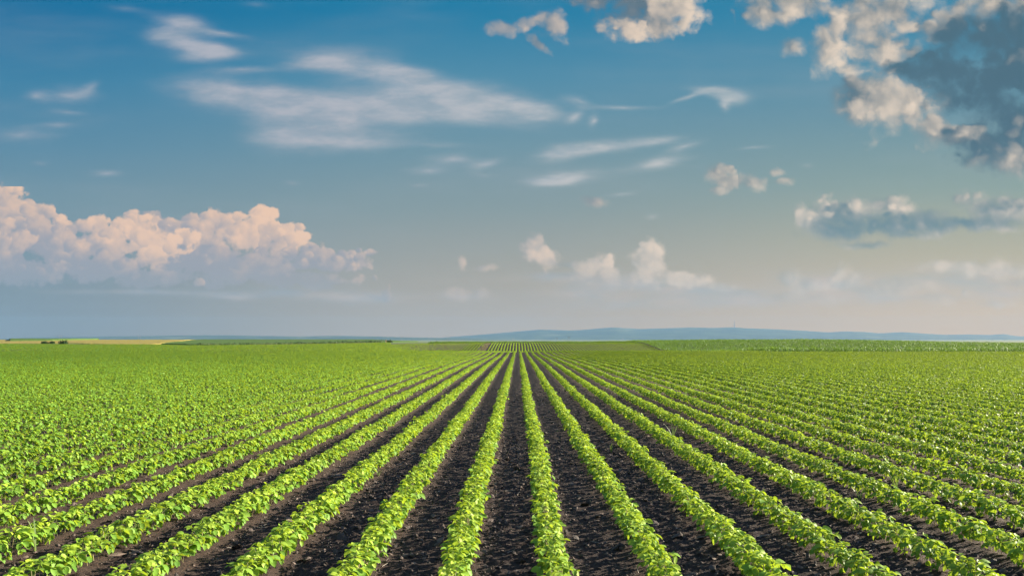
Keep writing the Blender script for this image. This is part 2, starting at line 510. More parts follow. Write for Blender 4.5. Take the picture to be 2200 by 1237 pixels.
class Geo:
    """Collects faces as arrays and links them as one mesh object; tint is a number kept at every corner point."""
    def __init__(s):
        s.v, s.f, s.t, s.n = [], [], [], 0

    def add(s, verts, faces, tint=0.5):
        verts = np.asarray(verts, np.float32).reshape(-1, 3)
        s.v.append(verts)
        for f in (faces if isinstance(faces, list) else [faces]):
            s.f.append(np.asarray(f, np.int64) + s.n)
        s.t.append(np.broadcast_to(np.asarray(tint, np.float32), (len(verts),)).copy())
        s.n += len(verts)

    def build(s, name, mat, parent=None, smooth=True, shift=None):
        me = bpy.data.meshes.new(name)
        v = np.concatenate(s.v)
        if shift is not None:
            v = v - np.asarray(shift, np.float32)
        fs = [f for f in s.f if len(f)]
        loops = np.concatenate([f.ravel() for f in fs]).astype(np.int32)
        tot = np.concatenate([np.full(len(f), f.shape[1], np.int32) for f in fs])
        start = np.concatenate([[0], np.cumsum(tot)[:-1]]).astype(np.int32)
        me.vertices.add(len(v)); me.loops.add(len(loops)); me.polygons.add(len(tot))
        me.vertices.foreach_set("co", v.ravel())
        me.loops.foreach_set("vertex_index", loops)
        me.polygons.foreach_set("loop_start", start)
        me.polygons.foreach_set("loop_total", tot)
        me.polygons.foreach_set("use_smooth", np.full(len(tot), smooth))
        me.update(calc_edges=True)
        a = me.attributes.new("tint", "FLOAT", "POINT")
        a.data.foreach_set("value", np.concatenate(s.t))
        me.materials.append(mat)
        o = bpy.data.objects.new(name, me)
        COL.objects.link(o)
        o.parent = parent
        return o


def hash2(i, j, seed):
    h = (i * 374761393 + j * 668265263 + seed * 1442695041) & 0xFFFFFFFF
    h = ((h ^ (h >> 13)) * 1274126177) & 0xFFFFFFFF
    return ((h ^ (h >> 16)) & 0xFFFFFF) / 16777215.0


def vnoise(x, y, seed=0):
    x, y = np.asarray(x, float), np.asarray(y, float)
    i, j = np.floor(x).astype(np.int64), np.floor(y).astype(np.int64)
    fx, fy = x - i, y - j
    fx, fy = fx * fx * (3 - 2 * fx), fy * fy * (3 - 2 * fy)
    a, b, c, d = hash2(i, j, seed), hash2(i + 1, j, seed), hash2(i, j + 1, seed), hash2(i + 1, j + 1, seed)
    return (a * (1 - fx) + b * fx) * (1 - fy) + (c * (1 - fx) + d * fx) * fy


def fnoise(x, y, seed=0, octs=4):
    s, a, t = 0, 1.0, 0
    for o in range(octs):
        s = s + vnoise(x * 2 ** o, y * 2 ** o, seed + o * 17) * a
        t += a
        a *= 0.5
    return s / t


def sst(x, a, b):
    t = np.clip((np.asarray(x, float) - a) / (b - a), 0, 1)
    return t * t * (3 - 2 * t)


# ------------------------------------------------------------------ shape of the land
ROW, ROW0 = 0.70, 0.263                     # row spacing, first row right of the middle soil strip
def steps(y, knots):
    z = np.full_like(np.asarray(y, float), knots[0][1])
    for (a, za), (b, zb) in zip(knots, knots[1:]):
        z = z + (zb - za) * sst(y, a, b)
    return z


def land(x, y):
    x, y = np.broadcast_arrays(np.asarray(x, float), np.asarray(y, float))
    t = np.where(y > 1, x / np.maximum(y, 1), 0)
    crest = np.interp(t, [-.1, .08, .20, .36, .62], [.42, .42, .78, .92, .0])
    mid = steps(y, [(0, 0), (60, 0), (76, -.05), (97, .03), (164, -1.35)])
    mid = mid + (crest + 1.35) * sst(y, 164, 217) - .15 * sst(y, 217, 330) - 14 * sst(y, 330, 700)
    left = steps(y, [(0, 0), (195, 0), (450, 1.12), (560, 1.0), (1500, -12)])
    w = sst(t, -.19, -.085)
    z = left * (1 - w) + mid * w
    roll = (fnoise(x / 22, y / 22, 5, 3) - .5) * .16 * sst(y, 12, 60) * (1 - sst(y, 230, 300))
    return z + roll


def row_x(k, y):
    return ROW0 + ROW * k + (vnoise(y / 3.1, k * 7.3, 3) - .5) * .035 + (vnoise(y / 0.6, k * 3.7, 4) - .5) * .012


def soil_relief(x, y, r):
    """Ridges under the rows, wheel tracks with cross ribs in every second strip, crumbs in the others."""
    u = (x - ROW0) / ROW
    k = np.floor(u)
    f = u - k                                # 0 and 1 at rows, .5 in the middle of a strip
    ridge = np.exp(-(np.minimum(f, 1 - f) / .16) ** 2) * .022
    track = (k % 2 == 0)
    ribs = np.where(track, np.sin(y * 2 * np.pi / .085 + 2.5 * np.abs(f - .5) * 6 + vnoise(x * 3, y * 3, 9) * 3) * .0045 * np.exp(-((f - .5) / .24) ** 2), 0)
    ribs = ribs * (0.4 + vnoise(x * 1.3, y * 1.1, 8))
    crumb = (fnoise(x * 22, y * 22, 21, 3) - .5) * np.where(track, .012, .018)
    lump = (fnoise(x * 7, y * 7, 31, 2) - .5) * .012
    clod = np.maximum(vnoise(x * 38, y * 38, 41) - .62, 0) * .05 * np.where(track, .7, 1.3)
    fade = 1 - sst(r, 16, 40)
    return (ridge * (1 - sst(r, 60, 120)) + (ribs + crumb + lump + clod) * fade)


# ------------------------------------------------------------------ materials
def material(name):
    m = bpy.data.materials.new(name)
    m.use_nodes = True
    E.tree = m.node_tree
    m.node_tree.nodes.clear()
    return m


def principled(col, rough, spec=0.3, bump=None, strength=0.5, dist=0.01):
    b = node("ShaderNodeBsdfPrincipled")
    if isinstance(col, (tuple, list)):
        b.inputs["Base Color"].default_value = col
    else:
        E.tree.links.new(col, b.inputs["Base Color"])
    (rough if isinstance(rough, E) else E(rough)).to(b.inputs["Roughness"])
    b.inputs["Specular IOR Level"].default_value = spec
    if bump is not None:
        n = node("ShaderNodeBump")
        n.inputs["Strength"].default_value = strength
        n.inputs["Distance"].default_value = dist
        bump.to(n.inputs["Height"])
        E.tree.links.new(n.outputs[0], b.inputs["Normal"])
    return b.outputs[0]


def finish(m, sh):
    o = node("ShaderNodeOutputMaterial")
    E.tree.links.new(sh, o.inputs[0])
    return m


def attr(name="tint"):
    a = node("ShaderNodeAttribute", attribute_name=name)
    return E(a.outputs["Fac"])


def position():
    return node("ShaderNodeNewGeometry").outputs["Position"]


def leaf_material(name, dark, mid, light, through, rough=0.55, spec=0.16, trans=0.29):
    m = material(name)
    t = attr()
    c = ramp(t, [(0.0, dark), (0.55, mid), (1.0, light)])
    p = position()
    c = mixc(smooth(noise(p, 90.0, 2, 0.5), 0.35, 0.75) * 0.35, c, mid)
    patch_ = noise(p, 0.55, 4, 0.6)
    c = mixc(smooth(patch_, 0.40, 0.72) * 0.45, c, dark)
    a = principled(c, rough, spec)
    tr = node("ShaderNodeBsdfTranslucent")
    tc = mixc(0.75, c, through)
    E.tree.links.new(tc, tr.inputs[0])
    return finish(m, mix_shader_in(trans, a, tr.outputs[0]))


def mix_shader_in(f, a, b):
    n = node("ShaderNodeMixShader")
    (f if isinstance(f, E) else E(f)).to(n.inputs[0])
    E.tree.links.new(a, n.inputs[1]); E.tree.links.new(b, n.inputs[2])
    return n.outputs[0]


c4 = lambda r, g, b: (r, g, b, 1.0)
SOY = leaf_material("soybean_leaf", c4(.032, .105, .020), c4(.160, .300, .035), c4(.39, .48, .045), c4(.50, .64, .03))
STEM = finish(material("soybean_stem"), principled(mixc(attr(), c4(.15, .20, .06), c4(.30, .24, .13)), .6))
MAIZE = leaf_material("maize_leaf", c4(.055, .125, .028), c4(.100, .190, .036), c4(.180, .265, .055), c4(.22, .36, .03), .6, .2, .25)
GRASS = leaf_material("grass_blade", c4(.06, .12, .03), c4(.13, .21, .06), c4(.28, .33, .15), c4(.25, .34, .06), .5, .4, .3)
DRY = leaf_material("dry_grass_blade", c4(.10, .10, .05), c4(.20, .17, .08), c4(.32, .27, .14), c4(.3, .26, .1), .7, .2, .2)
BUSH = leaf_material("bush_leaf", c4(.018, .045, .014), c4(.03, .07, .02), c4(.05, .10, .03), c4(.06, .12, .02), .5, .3, .2)

m = material("soil")
p = position()
big, fine_ = noise(p, 3.0, 5, .6), noise(p, 60.0, 6, .65)
c = mixc(smooth(fine_, .35, .72), c4(.019, .0155, .0145), c4(.080, .050, .035))
c = mixc(smooth(big, .35, .75) * .55, c, c4(.042, .030, .024))
# pale dry crust along the rows; strip middles darkened, shade put into the colour
pale = smooth(noise(p, 140.0, 3, .6), .60, .76)
sxyz = node("ShaderNodeSeparateXYZ"); E.tree.links.new(p, sxyz.inputs[0])
cr = ((E(sxyz.outputs[0]) - ROW0 + ROW / 2) / ROW).op("FRACT").op("SUBTRACT", .5).op("ABSOLUTE")
ridge_ = 1.0 - smooth(cr, .12, .34)
c = mixc(pale * (ridge_ * .6 + .2), mixc(ridge_, mixc(.45, c, c4(.018, .0145, .0145)), c), c4(.20, .13, .09))
# far away, beyond the crop: green land
far = smooth(E(sxyz.outputs[1]), 236, 262)
fld = ramp(noise(p, .004, 4, .5), [(0.3, c4(.05, .09, .03)), (.5, c4(.09, .12, .04)), (.7, c4(.16, .14, .06))])
c = mixc(far, c, fld)
SOIL = finish(m, principled(c, .92, .18, noise(p, 130.0, 5, .7), .9, .012))

m = material("soil_clod")
p = position()
c = mixc(attr(), c4(.024, .019, .017), c4(.150, .110, .086))
c = mixc(smooth(noise(p, 120, 3, .6), .5, .7) * .4, c, c4(.10, .075, .058))
CLOD = finish(m, principled(c, .75, .35, noise(p, 240.0, 3, .6), .6, .006))
RESIDUE = finish(material("straw_residue"), principled(mixc(attr(), c4(.16, .12, .085), c4(.42, .37, .30)), .7, .3))


def field_material(name, a, b, scale):
    m = material(name)
    p = position()
    c = mixc(smooth(noise(p, scale, 6, .65), .3, .7), a, b)
    c = mixc(smooth(noise(p, .03, 3, .5), .35, .7) * .4, c, a)
    return finish(m, principled(c, .85, .15, noise(p, 2.2, 4, .7), .5, .12))


WHEAT = field_material("ripe_wheat", c4(.165, .140, .030), c4(.235, .195, .050), .9)
GREENF = field_material("green_crop", c4(.040, .080, .014), c4(.062, .112, .020), 1.2)
HILLM = material("wooded_hill")
p = position()
c = mixc(smooth(noise(p, .0022, 6, .6), .40, .62), c4(.018, .035, .014), c4(.035, .055, .02))
c = mixc(smooth(noise(vmath("MULTIPLY", p, (1, 1, 6)), .0011, 5, .55), .58, .66) * .35, c, c4(.12, .13, .07))
HILL = finish(HILLM, principled(c, .95, .1))
METAL = finish(material("galvanised_steel"), principled(c4(.16, .17, .18), .6, .4))
MASTM = finish(material("painted_mast"), principled(c4(.22, .19, .18), .6, .4))
WOOD = finish(material("weathered_wood"), principled(c4(.42, .30, .17), .8, .2))

# ------------------------------------------------------------------ the ground: one sheet, fine near the viewer, reaching the horizon
def ground():
    fine_t = np.arange(-R(41), R(41), .0032)
    mid_t = np.concatenate([np.arange(-R(75), -R(41), .02), np.arange(R(41), R(75), .02)])
    th = np.sort(np.concatenate([fine_t, mid_t, np.arange(R(75), 2 * np.pi - R(75), .12)]))
    r = [.15, .4, .8, 1.3, 1.9, 2.5, 3.0, 3.4, 3.8, 4.1]
    while r[-1] < 15:
        r.append(r[-1] + .022 + max(0, r[-1] - 7) * .004)
    while r[-1] < 28000:
        r.append(r[-1] * 1.0125 if r[-1] < 700 else r[-1] * 1.09)
    r = np.array(r)
    Rr, Tt = np.meshgrid(r, th, indexing="ij")
    x, y = Rr * np.sin(Tt), Rr * np.cos(Tt)
    z = land(x, y) + np.where(y > 0, soil_relief(x, y, Rr), 0)
    n, k = len(r), len(th)
    i = np.arange(n - 1)[:, None] * k
    j = np.arange(k)[None, :]
    j2 = (np.arange(k)[None, :] + 1) % k
    f = np.stack([i + j, i + j2, i + k + j2, i + k + j], -1).reshape(-1, 4)[:, ::-1]
    g = Geo()
    v = np.stack([x, y, z], -1).reshape(-1, 3)
    v = np.concatenate([v, [[0, 0, 0]]])
    cap = np.stack([np.arange(k), (np.arange(k) + 1) % k, np.full(k, n * k)], -1)
    g.add(v, [f, cap[:, ::-1]])
    o = g.build("ground", SOIL)
    tag(o, "dark bare soil of the crop field with ribbed wheel strips between the rows", kind="structure")


ground()

# ------------------------------------------------------------------ leaves
T_FULL = ([(0, 0)] + [(s, q) for s in (.2, .5, .8) for q in (-1, 0, 1)] + [(1, 0)],
          {.0: 0, .2: .39, .5: .5, .8: .33, 1.: 0},
          [np.array([(0, 2, 1), (0, 3, 2), (7, 8, 10), (8, 9, 10)]), np.array([(1, 2, 5, 4), (2, 3, 6, 5), (4, 5, 8, 7), (5, 6, 9, 8)])])
T_MID = ([(0, 0)] + [(s, q) for s in (.3, .7) for q in (-1, 0, 1)] + [(1, 0)],
         {.0: 0, .3: .48, .7: .43, 1.: 0},
         [np.array([(0, 2, 1), (0, 3, 2), (4, 5, 7), (5, 6, 7)]), np.array([(1, 2, 5, 4), (2, 3, 6, 5)])])
T_LOW = ([(0, 0), (.48, -1), (.48, 1), (1, 0)], {.0: 0, .48: .56, 1.: 0}, [np.array([(0, 2, 3, 1)])])


def add_leaves(g, pos, yaw, pitch, roll, ln, wd, tint, template, fold=.16, droop=.22):
    """pos: leaf bases; yaw: heading; pitch: up is positive; roll about the leaf's own axis."""
    pts, half, faces = template
    cy, sy, cp, sp = np.cos(yaw), np.sin(yaw), np.cos(pitch), np.sin(pitch)
    t = np.stack([cy * cp, sy * cp, sp], -1)
    n0 = np.stack([-cy * sp, -sy * sp, cp], -1)
    b0 = np.stack([-sy, cy, np.zeros_like(cy)], -1)
    cr, sr = np.cos(roll)[:, None], np.sin(roll)[:, None]
    n, b = n0 * cr + b0 * sr, b0 * cr - n0 * sr
    ln_, wd_ = ln[:, None], wd[:, None]
    vs = []
    for s, q in pts:
        w = half[s] * q
        vs.append(pos + t * (ln_ * s) + b * (wd_ * w) + n * (wd_ * abs(w) * fold * 2 - ln_ * droop * s * s))
    V = np.stack(vs, 1)
    m_, k = V.shape[0], V.shape[1]
    off = (np.arange(m_) * k)[:, None, None]
    g.add(V, [(f[None] + off).reshape(-1, f.shape[1]) for f in faces], np.repeat(tint, k))


def add_stems(g, p0, p1, r0, tint):
    """Thin three sided stalks from p0 to p1."""
    d = p1 - p0
    ref = np.where(np.abs(d[:, 2:3]) > np.abs(d[:, 0:1]), np.array([[1., 0, 0]]), np.array([[0, 0, 1.]]))
    a = np.cross(d, ref); a /= np.linalg.norm(a, axis=1, keepdims=True) + 1e-9
    b = np.cross(d, a); b /= np.linalg.norm(b, axis=1, keepdims=True) + 1e-9
    rr = np.asarray(r0)[:, None]
    vs = []
    for P_, q in ((p0, 1.0), (p1, .7)):
        for k in range(3):
            an = k * 2 * np.pi / 3
            vs.append(P_ + (a * np.cos(an) + b * np.sin(an)) * rr * q)
    V = np.stack(vs, 1)
    off = (np.arange(len(V)) * 6)[:, None, None]
    f = np.array([(0, 1, 4, 3), (1, 2, 5, 4), (2, 0, 3, 5)])
    g.add(V, [(f[None] + off).reshape(-1, 4)], np.repeat(tint, 6))


NODES = 6
def soy_leaves(x, y, z, size, rg, per=NODES, coarse=1.0, leaflets=3):
    """Leaf bases, headings and sizes of N soybean plants; returns arrays for add_leaves and the stalks."""
    N = len(x)
    H = .150 * size * rg.uniform(.9, 1.12, N)
    phi0 = rg.uniform(0, 2 * np.pi, N)
    lean = rg.normal(0, .10, (N, 2))
    fr = np.array([.38, .55, .68, .80, .92, 1.0])[-per:]
    pet = np.array([.064, .080, .084, .072, .050, .018])[-per:]
    el = np.radians([2, 10, 18, 28, 40, 65])[-per:]
    ll = np.array([.050, .061, .064, .061, .052, .034])[-per:]
    out, stalks, base, age = [], [], np.stack([x, y, z], -1), np.linspace(0, 1, NODES)[-per:]
    for i in range(per):
        ph = phi0 + i * np.pi * .93 + rg.normal(0, .45, N)
        e = el[i] + rg.normal(0, .18, N)
        h = H * fr[i]
        nd = base + np.stack([lean[:, 0] * h, lean[:, 1] * h, h], -1)
        L = pet[i] * size * rg.uniform(.8, 1.2, N)
        d = np.stack([np.cos(ph) * np.cos(e), np.sin(ph) * np.cos(e), np.sin(e)], -1)
        tip = nd + d * L[:, None]
        stalks.append((nd, tip))
        for q in ((0, 1, -1) if leaflets == 3 else (0,)):
            yaw = ph + q * 1.25 + rg.normal(0, .22, N)
            pitch = -.66 + .62 * age[i] + rg.normal(0, .30, N)
            roll = rg.normal(0, .38, N)
            ln = ll[i] * size * rg.uniform(.82, 1.16, N) * coarse * (1.0 if q == 0 else .92)
            wd = ln * rg.uniform(.62, .76, N)
            tint = np.clip(.40 + .50 * age[i] - .20 * sst(np.abs(x), 2.5, 9) - .58 * sst(y, 14, 80) * (1 - .75 * sst(y, 110, 160) * (x > -9)) + rg.normal(0, .10, N), 0, 1)  # outer and distant leaves tinted darker: shade and light falloff painted into their colour
            out.append((tip, yaw, pitch, roll, ln, wd, tint))
    cat = [np.concatenate([o[k] for o in out]) for k in range(7)]
    top = base + np.stack([lean[:, 0] * H, lean[:, 1] * H, H], -1)
    return cat, base, top, np.concatenate([s[0] for s in stalks]), np.concatenate([s[1] for s in stalks])


def vigour(x, y):
    return .90 + .22 * fnoise(x / 1.9 + 31, y / 1.9, 51, 3)


def bare(x, y):
    """Where the crop has gaps or other things grow (True = no soybean)."""
    gap = (vnoise(x * 1.43, y / 1.1, 77) > .965) & (y > 9)
    path = (np.abs(x + 8.1) < .75) & (y > 120)
    maize = (x > 32) & (y > 99)
    thin = (vnoise(x / 9, y / 5, 78) > .80) & (y > 70) & (x / np.maximum(y, 1) < -.30) & (hash2((x * 97).astype(np.int64), (y * 89).astype(np.int64), 5) > .35)
    t = x / np.maximum(y, 1)
    verge = y > np.where(t < -.085, np.where(x < -78, np.interp(t, [-.7, -.46, -.40], [252, 222, 197]), 195 + (x + 78) * (90 / 29.0)), 1e9)
    end = y > 300
    crest = (t > -.16) & (y > 219)
    return gap | path | maize | thin | verge | end | crest


def positions(y0, y1, per_m, side):
    """Plants along every row in a band of distance, wherever the photograph could see them."""
    xs, ys = [], []
    kmax = int(side * y1 / ROW) + 3
    for k in range(-kmax, kmax + 1):
        xk = ROW0 + ROW * k
        lo = max(y0, (abs(xk) - 1.6) / side)
        if lo >= y1:
            continue
        n = int((y1 - lo) * per_m)
        if n < 1:
            continue
        yy = lo + (np.arange(n) + rng.uniform(-.42, .42, n) + .5) / per_m
        xs.append(row_x(k, yy) + rng.normal(0, .013, n)); ys.append(yy)
    x, y = np.concatenate(xs), np.concatenate(ys)
    keep = ~bare(x, y)
    return x[keep], y[keep]


def in_frame(x, y, z):
    """Photograph pixel of a point, from the camera set up above."""
    dx, dy, dz = x, y, z - EYE
    x1 = dx * math.cos(YAW) + dy * math.sin(YAW)
    y1 = -dx * math.sin(YAW) + dy * math.cos(YAW)
    f = y1 * math.cos(PITCH) + dz * math.sin(PITCH)
    u = -y1 * math.sin(PITCH) + dz * math.cos(PITCH)
    return 1100 + F * x1 / f, 618.5 - F * u / f


PER_M = 20.0
x, y = positions(3.2, 12.0, PER_M, .92)
px, py = in_frame(x, y, np.full_like(x, .17))
seen = (px > 6) & (px < 2194) & (py < 1225) & (y > 1)
dist = np.hypot(x, y)
order = np.argsort(np.where(seen, dist, 1e9))
own = np.zeros(len(x), bool)
own[order[:300]] = True

# the nearest three hundred plants, each a thing with its stem and its foliage
protos = []
for q in range(12):
    rg = np.random.default_rng(100 + q)
    cat, base, top, s0, s1 = soy_leaves(np.zeros(1), np.zeros(1), np.zeros(1), np.ones(1), rg)
    gl = Geo()
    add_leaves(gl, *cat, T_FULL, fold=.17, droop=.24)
    gs = Geo()
    add_stems(gs, base, top, np.full(1, .0030), np.full(1, .7))
    add_stems(gs, s0, s1, np.full(len(s0), .0014), np.full(len(s0), .15))
    # two old seed leaves low on the stem
    protos.append((gl, gs))

ones = "zeroth first second third fourth fifth sixth seventh eighth ninth tenth eleventh twelfth thirteenth fourteenth fifteenth sixteenth seventeenth eighteenth nineteenth".split()
tens = {2: ("twentieth", "twenty"), 3: ("thirtieth", "thirty"), 4: ("fortieth", "forty"), 5: ("fiftieth", "fifty"), 6: ("sixtieth", "sixty")}
def ordinal(n):
    if n < 20:
        return ones[n]
    a, b = divmod(n, 10)
    return tens[a][0] if b == 0 else tens[a][1] + "-" + ones[b]


near = np.flatnonzero(own)
krow = np.round((x - ROW0) / ROW).astype(int)
first = {}
for q, k in enumerate(sorted(set(krow[near]))):
    idx = near[krow[near] == k]
    idx = idx[np.argsort(y[idx])]
    side, nth = ("right", k + 1) if k >= 0 else ("left", -k)
    for c_, i in enumerate(idx):
        v = float(vigour(x[i], y[i])) * random.uniform(.92, 1.08)
        pi = random.randrange(12)
        z = float(land(x[i], y[i])) + .014
        root = empty("soybean_plant", (x[i], y[i], z), random.uniform(0, 2 * math.pi))
        root.scale = (v, v, v * random.uniform(.94, 1.06))
        look = "tall" if v > 1.07 else ("low" if v < .95 else "leafy")
        tag(root, f"{look} soybean plant, {ordinal(c_ + 1)} up from the photo edge in the {ordinal(nth)} row {side} of centre",
            "plant", "soybean plants in the nearest stretch of the crop rows")
        if pi not in first:
            st = protos[pi][1].build("stem", STEM, root)
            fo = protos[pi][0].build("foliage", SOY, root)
            first[pi] = (st, fo)
        else:
            for src in first[pi]:
                o = src.copy()
                COL.objects.link(o)
                o.parent = root

# all the other soybean plants: one mass, simpler with distance
g = Geo()
gs = Geo()
def mass(x, y, per, coarse, template, stems, leaflets=3, size=1.0):
    z = land(x, y) + .014
    s = vigour(x, y) * rng.uniform(.9, 1.1, len(x)) * size
    cat, base, top, s0, s1 = soy_leaves(x, y, z, s, rng, per, coarse, leaflets)
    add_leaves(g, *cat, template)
    if stems:
        add_stems(gs, base, top, np.full(len(x), .0030 if stems < 2 else .005), rng.uniform(.4, 1, len(x)))
    if stems == 1:
        add_stems(gs, s0, s1, np.full(len(s0), .0014), np.full(len(s0), .15))


mass(x[~own], y[~own], 6, 1.0, T_MID, 1)
xa, ya = positions(12.0, 24.0, 17.0, .90)
mass(xa, ya, 6, 1.06, T_MID, 2)
xa, ya = positions(24.0, 48.0, 14.0, .86)
mass(xa, ya, 5, 1.12, T_LOW, 0)
xa, ya = positions(48.0, 100.0, 8.5, .82)
mass(xa, ya, 5, 1.35, T_LOW, 0, 3, .94)
xa, ya = positions(100.0, 232.0, 5.5, .80)
mid_ = (xa > -13) & (xa < 33)
m2 = mid_ & (xa > -8.8)
mass(xa[m2], ya[m2], 4, 2.1, T_LOW, 0, 3, .92)
m2 = mid_ & ~m2
mass(xa[m2], ya[m2], 4, 1.8, T_LOW, 0, 3, 1.15)
mid_ = ~mid_ & (rng.uniform(0, 1, len(xa)) < .55)
mass(xa[mid_], ya[mid_], 4, 2.2, T_LOW, 0, 2)
xa, ya = positions(232.0, 300.0, 2.4, .80)
if len(xa):
    mass(xa, ya, 4, 2.6, T_LOW, 0, 2)
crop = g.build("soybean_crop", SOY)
tag(crop, "bright green soybean crop in long parallel rows running to the horizon", kind="stuff")
st = gs.build("stems", STEM, crop)
tag(st, kind="stuff")

# ------------------------------------------------------------------ crumbs, crust flakes and straw on the soil
ICO_V = []
ph = (1 + 5 ** .5) / 2
for a_, b_ in ((1, ph), (-1, ph), (1, -ph), (-1, -ph)):
    ICO_V += [(0, a_, b_), (a_, b_, 0), (b_, 0, a_)]
ICO_V = np.array(ICO_V) / np.linalg.norm(ICO_V[0])
ICO_F = []
for i in range(12):
    for j in range(i + 1, 12):
        for k in range(j + 1, 12):
            e = [np.linalg.norm(ICO_V[a_] - ICO_V[b_]) for a_, b_ in ((i, j), (j, k), (i, k))]
            if max(e) < 1.2:
                nrm = np.cross(ICO_V[j] - ICO_V[i], ICO_V[k] - ICO_V[i])
                ICO_F.append((i, j, k) if nrm @ ICO_V[i] > 0 else (i, k, j))
ICO_F = np.array(ICO_F)


def strip_points(n, y0, y1, chips_only=False):
    y = np.sqrt(rng.uniform(y0 ** 2, y1 ** 2, n))
    x = rng.uniform(-.74, .74, n) * y + rng.uniform(-.6, .6, n)
    u = (x - ROW0) / ROW
    k, f = np.floor(u), u - np.floor(u)
    keep = (f > .12) & (f < .88)
    if chips_only:
        keep &= (k % 2 != 0) | (rng.uniform(0, 1, n) < .25)
    return x[keep], y[keep]


def on_soil(x, y):
    return land(x, y) + soil_relief(x, y, np.hypot(x, y))


def clods(g, x, y, size, flat, tint):
    n = len(x)
    z = on_soil(x, y)
    d = 1 + rng.uniform(-.35, .35, (n, 12, 1))
    v = ICO_V[None] * d
    sc = np.stack([size * rng.uniform(.7, 1.3, n), size * rng.uniform(.7, 1.3, n), size * flat], -1)
    v = v * sc[:, None, :]
    tilt = rng.normal(0, .35, (n, 2))
    v[..., 2] += v[..., 0] * tilt[:, :1] + v[..., 1] * tilt[:, 1:]
    a = rng.uniform(0, 2 * np.pi, n)
    ca, sa = np.cos(a)[:, None], np.sin(a)[:, None]
    vx, vy_ = v[..., 0] * ca - v[..., 1] * sa, v[..., 0] * sa + v[..., 1] * ca
    V = np.stack([vx + x[:, None], vy_ + y[:, None], v[..., 2] + (z + size * flat * .35)[:, None]], -1)
    f = (ICO_F[None] + (np.arange(n) * 12)[:, None, None]).reshape(-1, 3)
    g.add(V, [f], np.repeat(tint, 12))


g = Geo()
cx, cy = strip_points(34000, 4.2, 13.0)
clods(g, cx, cy, np.exp(rng.normal(math.log(.0075), .45, len(cx))), rng.uniform(.5, .9, len(cx)), rng.beta(1.4, 2.6, len(cx)))
cx, cy = strip_points(9000, 13.0, 28.0)
clods(g, cx, cy, np.exp(rng.normal(math.log(.014), .4, len(cx))), rng.uniform(.5, .9, len(cx)), rng.beta(1.4, 2.6, len(cx)))
cx, cy = strip_points(5200, 4.2, 14.0, True)          # thin plates of dried crust
clods(g, cx, cy, np.exp(rng.normal(math.log(.021), .36, len(cx))), rng.uniform(.16, .30, len(cx)), rng.beta(2.2, 2.2, len(cx)))
tag(g.build("soil_clods", CLOD, smooth=False), "loose crumbs and thin crust plates of dark soil between the rows", kind="stuff")

g = Geo()
cx, cy = strip_points(2600, 4.2, 22.0)
n = len(cx)
ln = np.exp(rng.normal(math.log(.022), .55, n))
add_leaves(g, np.stack([cx, cy, on_soil(cx, cy) + .006], -1), rng.uniform(0, 2 * np.pi, n), rng.normal(.05, .2, n), rng.normal(0, .5, n), ln, np.maximum(ln * .28, .004), rng.beta(1.5, 2, n), T_LOW)
a = rng.uniform(0, 2 * np.pi, 260)
cx, cy = strip_points(360, 4.4, 16.0)
n = len(cx)
a = rng.uniform(0, np.pi, n)
L = rng.uniform(.04, .13, n)
p0 = np.stack([cx, cy, on_soil(cx, cy) + .008], -1)
p1 = p0 + np.stack([np.cos(a) * L, np.sin(a) * L, rng.uniform(-.004, .02, n)], -1)
add_stems(g, p0, p1, rng.uniform(.0015, .003, n), rng.uniform(.3, 1, n))
tag(g.build("straw_residue", RESIDUE), "pale scraps of last year's straw lying on the dark soil", kind="stuff")


# ------------------------------------------------------------------ grass weeds between the rows
def blades(g, base, n, h, spread, width, rg, droop=.6, tint=.5):
    """Arching grass blades from one point."""
    a = rg.uniform(0, 2 * np.pi, n)
    hh = h * rg.uniform(.55, 1.1, n)
    for i in range(n):
        t = np.linspace(0, 1, 6)
        out_ = spread * rg.uniform(.4, 1.2)
        rad = out_ * t ** 1.6
        z = hh[i] * (t - droop * rg.uniform(.3, 1.0) * t ** 2.6)
        px_, py_ = base[0] + np.cos(a[i]) * rad, base[1] + np.sin(a[i]) * rad
        w = width * rg.uniform(.7, 1.2) * (1 - t) ** .6 * .5
        sxx, syy = -np.sin(a[i]) * w, np.cos(a[i]) * w
        l = np.stack([px_ + sxx, py_ + syy, base[2] + z], -1)
        r = np.stack([px_ - sxx, py_ - syy, base[2] + z + w * .4], -1)
        V = np.concatenate([l, r])
        f = np.array([(k, k + 1, k + 7, k + 6) for k in range(5)])
        g.add(V, [f], np.clip(tint + rg.normal(0, .12), 0, 1))


def ground_at(px, py):
    """The place on the soil that the photograph shows at a pixel."""
    u, v = pix_uv(px, py)
    lo, hi = 2.0, 200.0
    for _ in range(50):
        mid_ = (lo + hi) / 2
        if EYE + v * mid_ > float(land(u * mid_, mid_)):
            lo = mid_
        else:
            hi = mid_
    return u * lo, lo, float(land(u * lo, lo))


WEEDS = [
    (75, 1188, 3, .30, .10, .020, .9, "pale broad-bladed grass weed rising from the soybean row near the left edge"),
    (812, 1024, 13, .13, .12, .007, .85, "small pale grass tuft at the foot of the fourth row left of centre"),
    (1313, 972, 11, .15, .13, .008, .35, "low green grass tuft alone on the bare soil right of the centre rows"),
    (1446, 955, 9, .42, .16, .010, .60, "tall thin grass weed standing above the fourth row right of centre"),
    (1848, 1082, 10, .22, .12, .010, .50, "short grass tuft at the dark foot of a row near the right edge"),
    (1925, 1062, 7, .34, .26, .009, .75, "thin arching grass weed with pale tips above a row near the right edge"),
    (1300, 868, 9, .22, .16, .010, .40, "far small grass tuft on the soil strip beyond the bare patch"),
    (1185, 872, 10, .14, .16, .010, .55, "low wide grass tuft far along the middle soil strip"),
    (1188, 788, 7, .55, .2, .018, .8, "tall pale weed stalks in a distant row just right of the vanishing rows"),
]
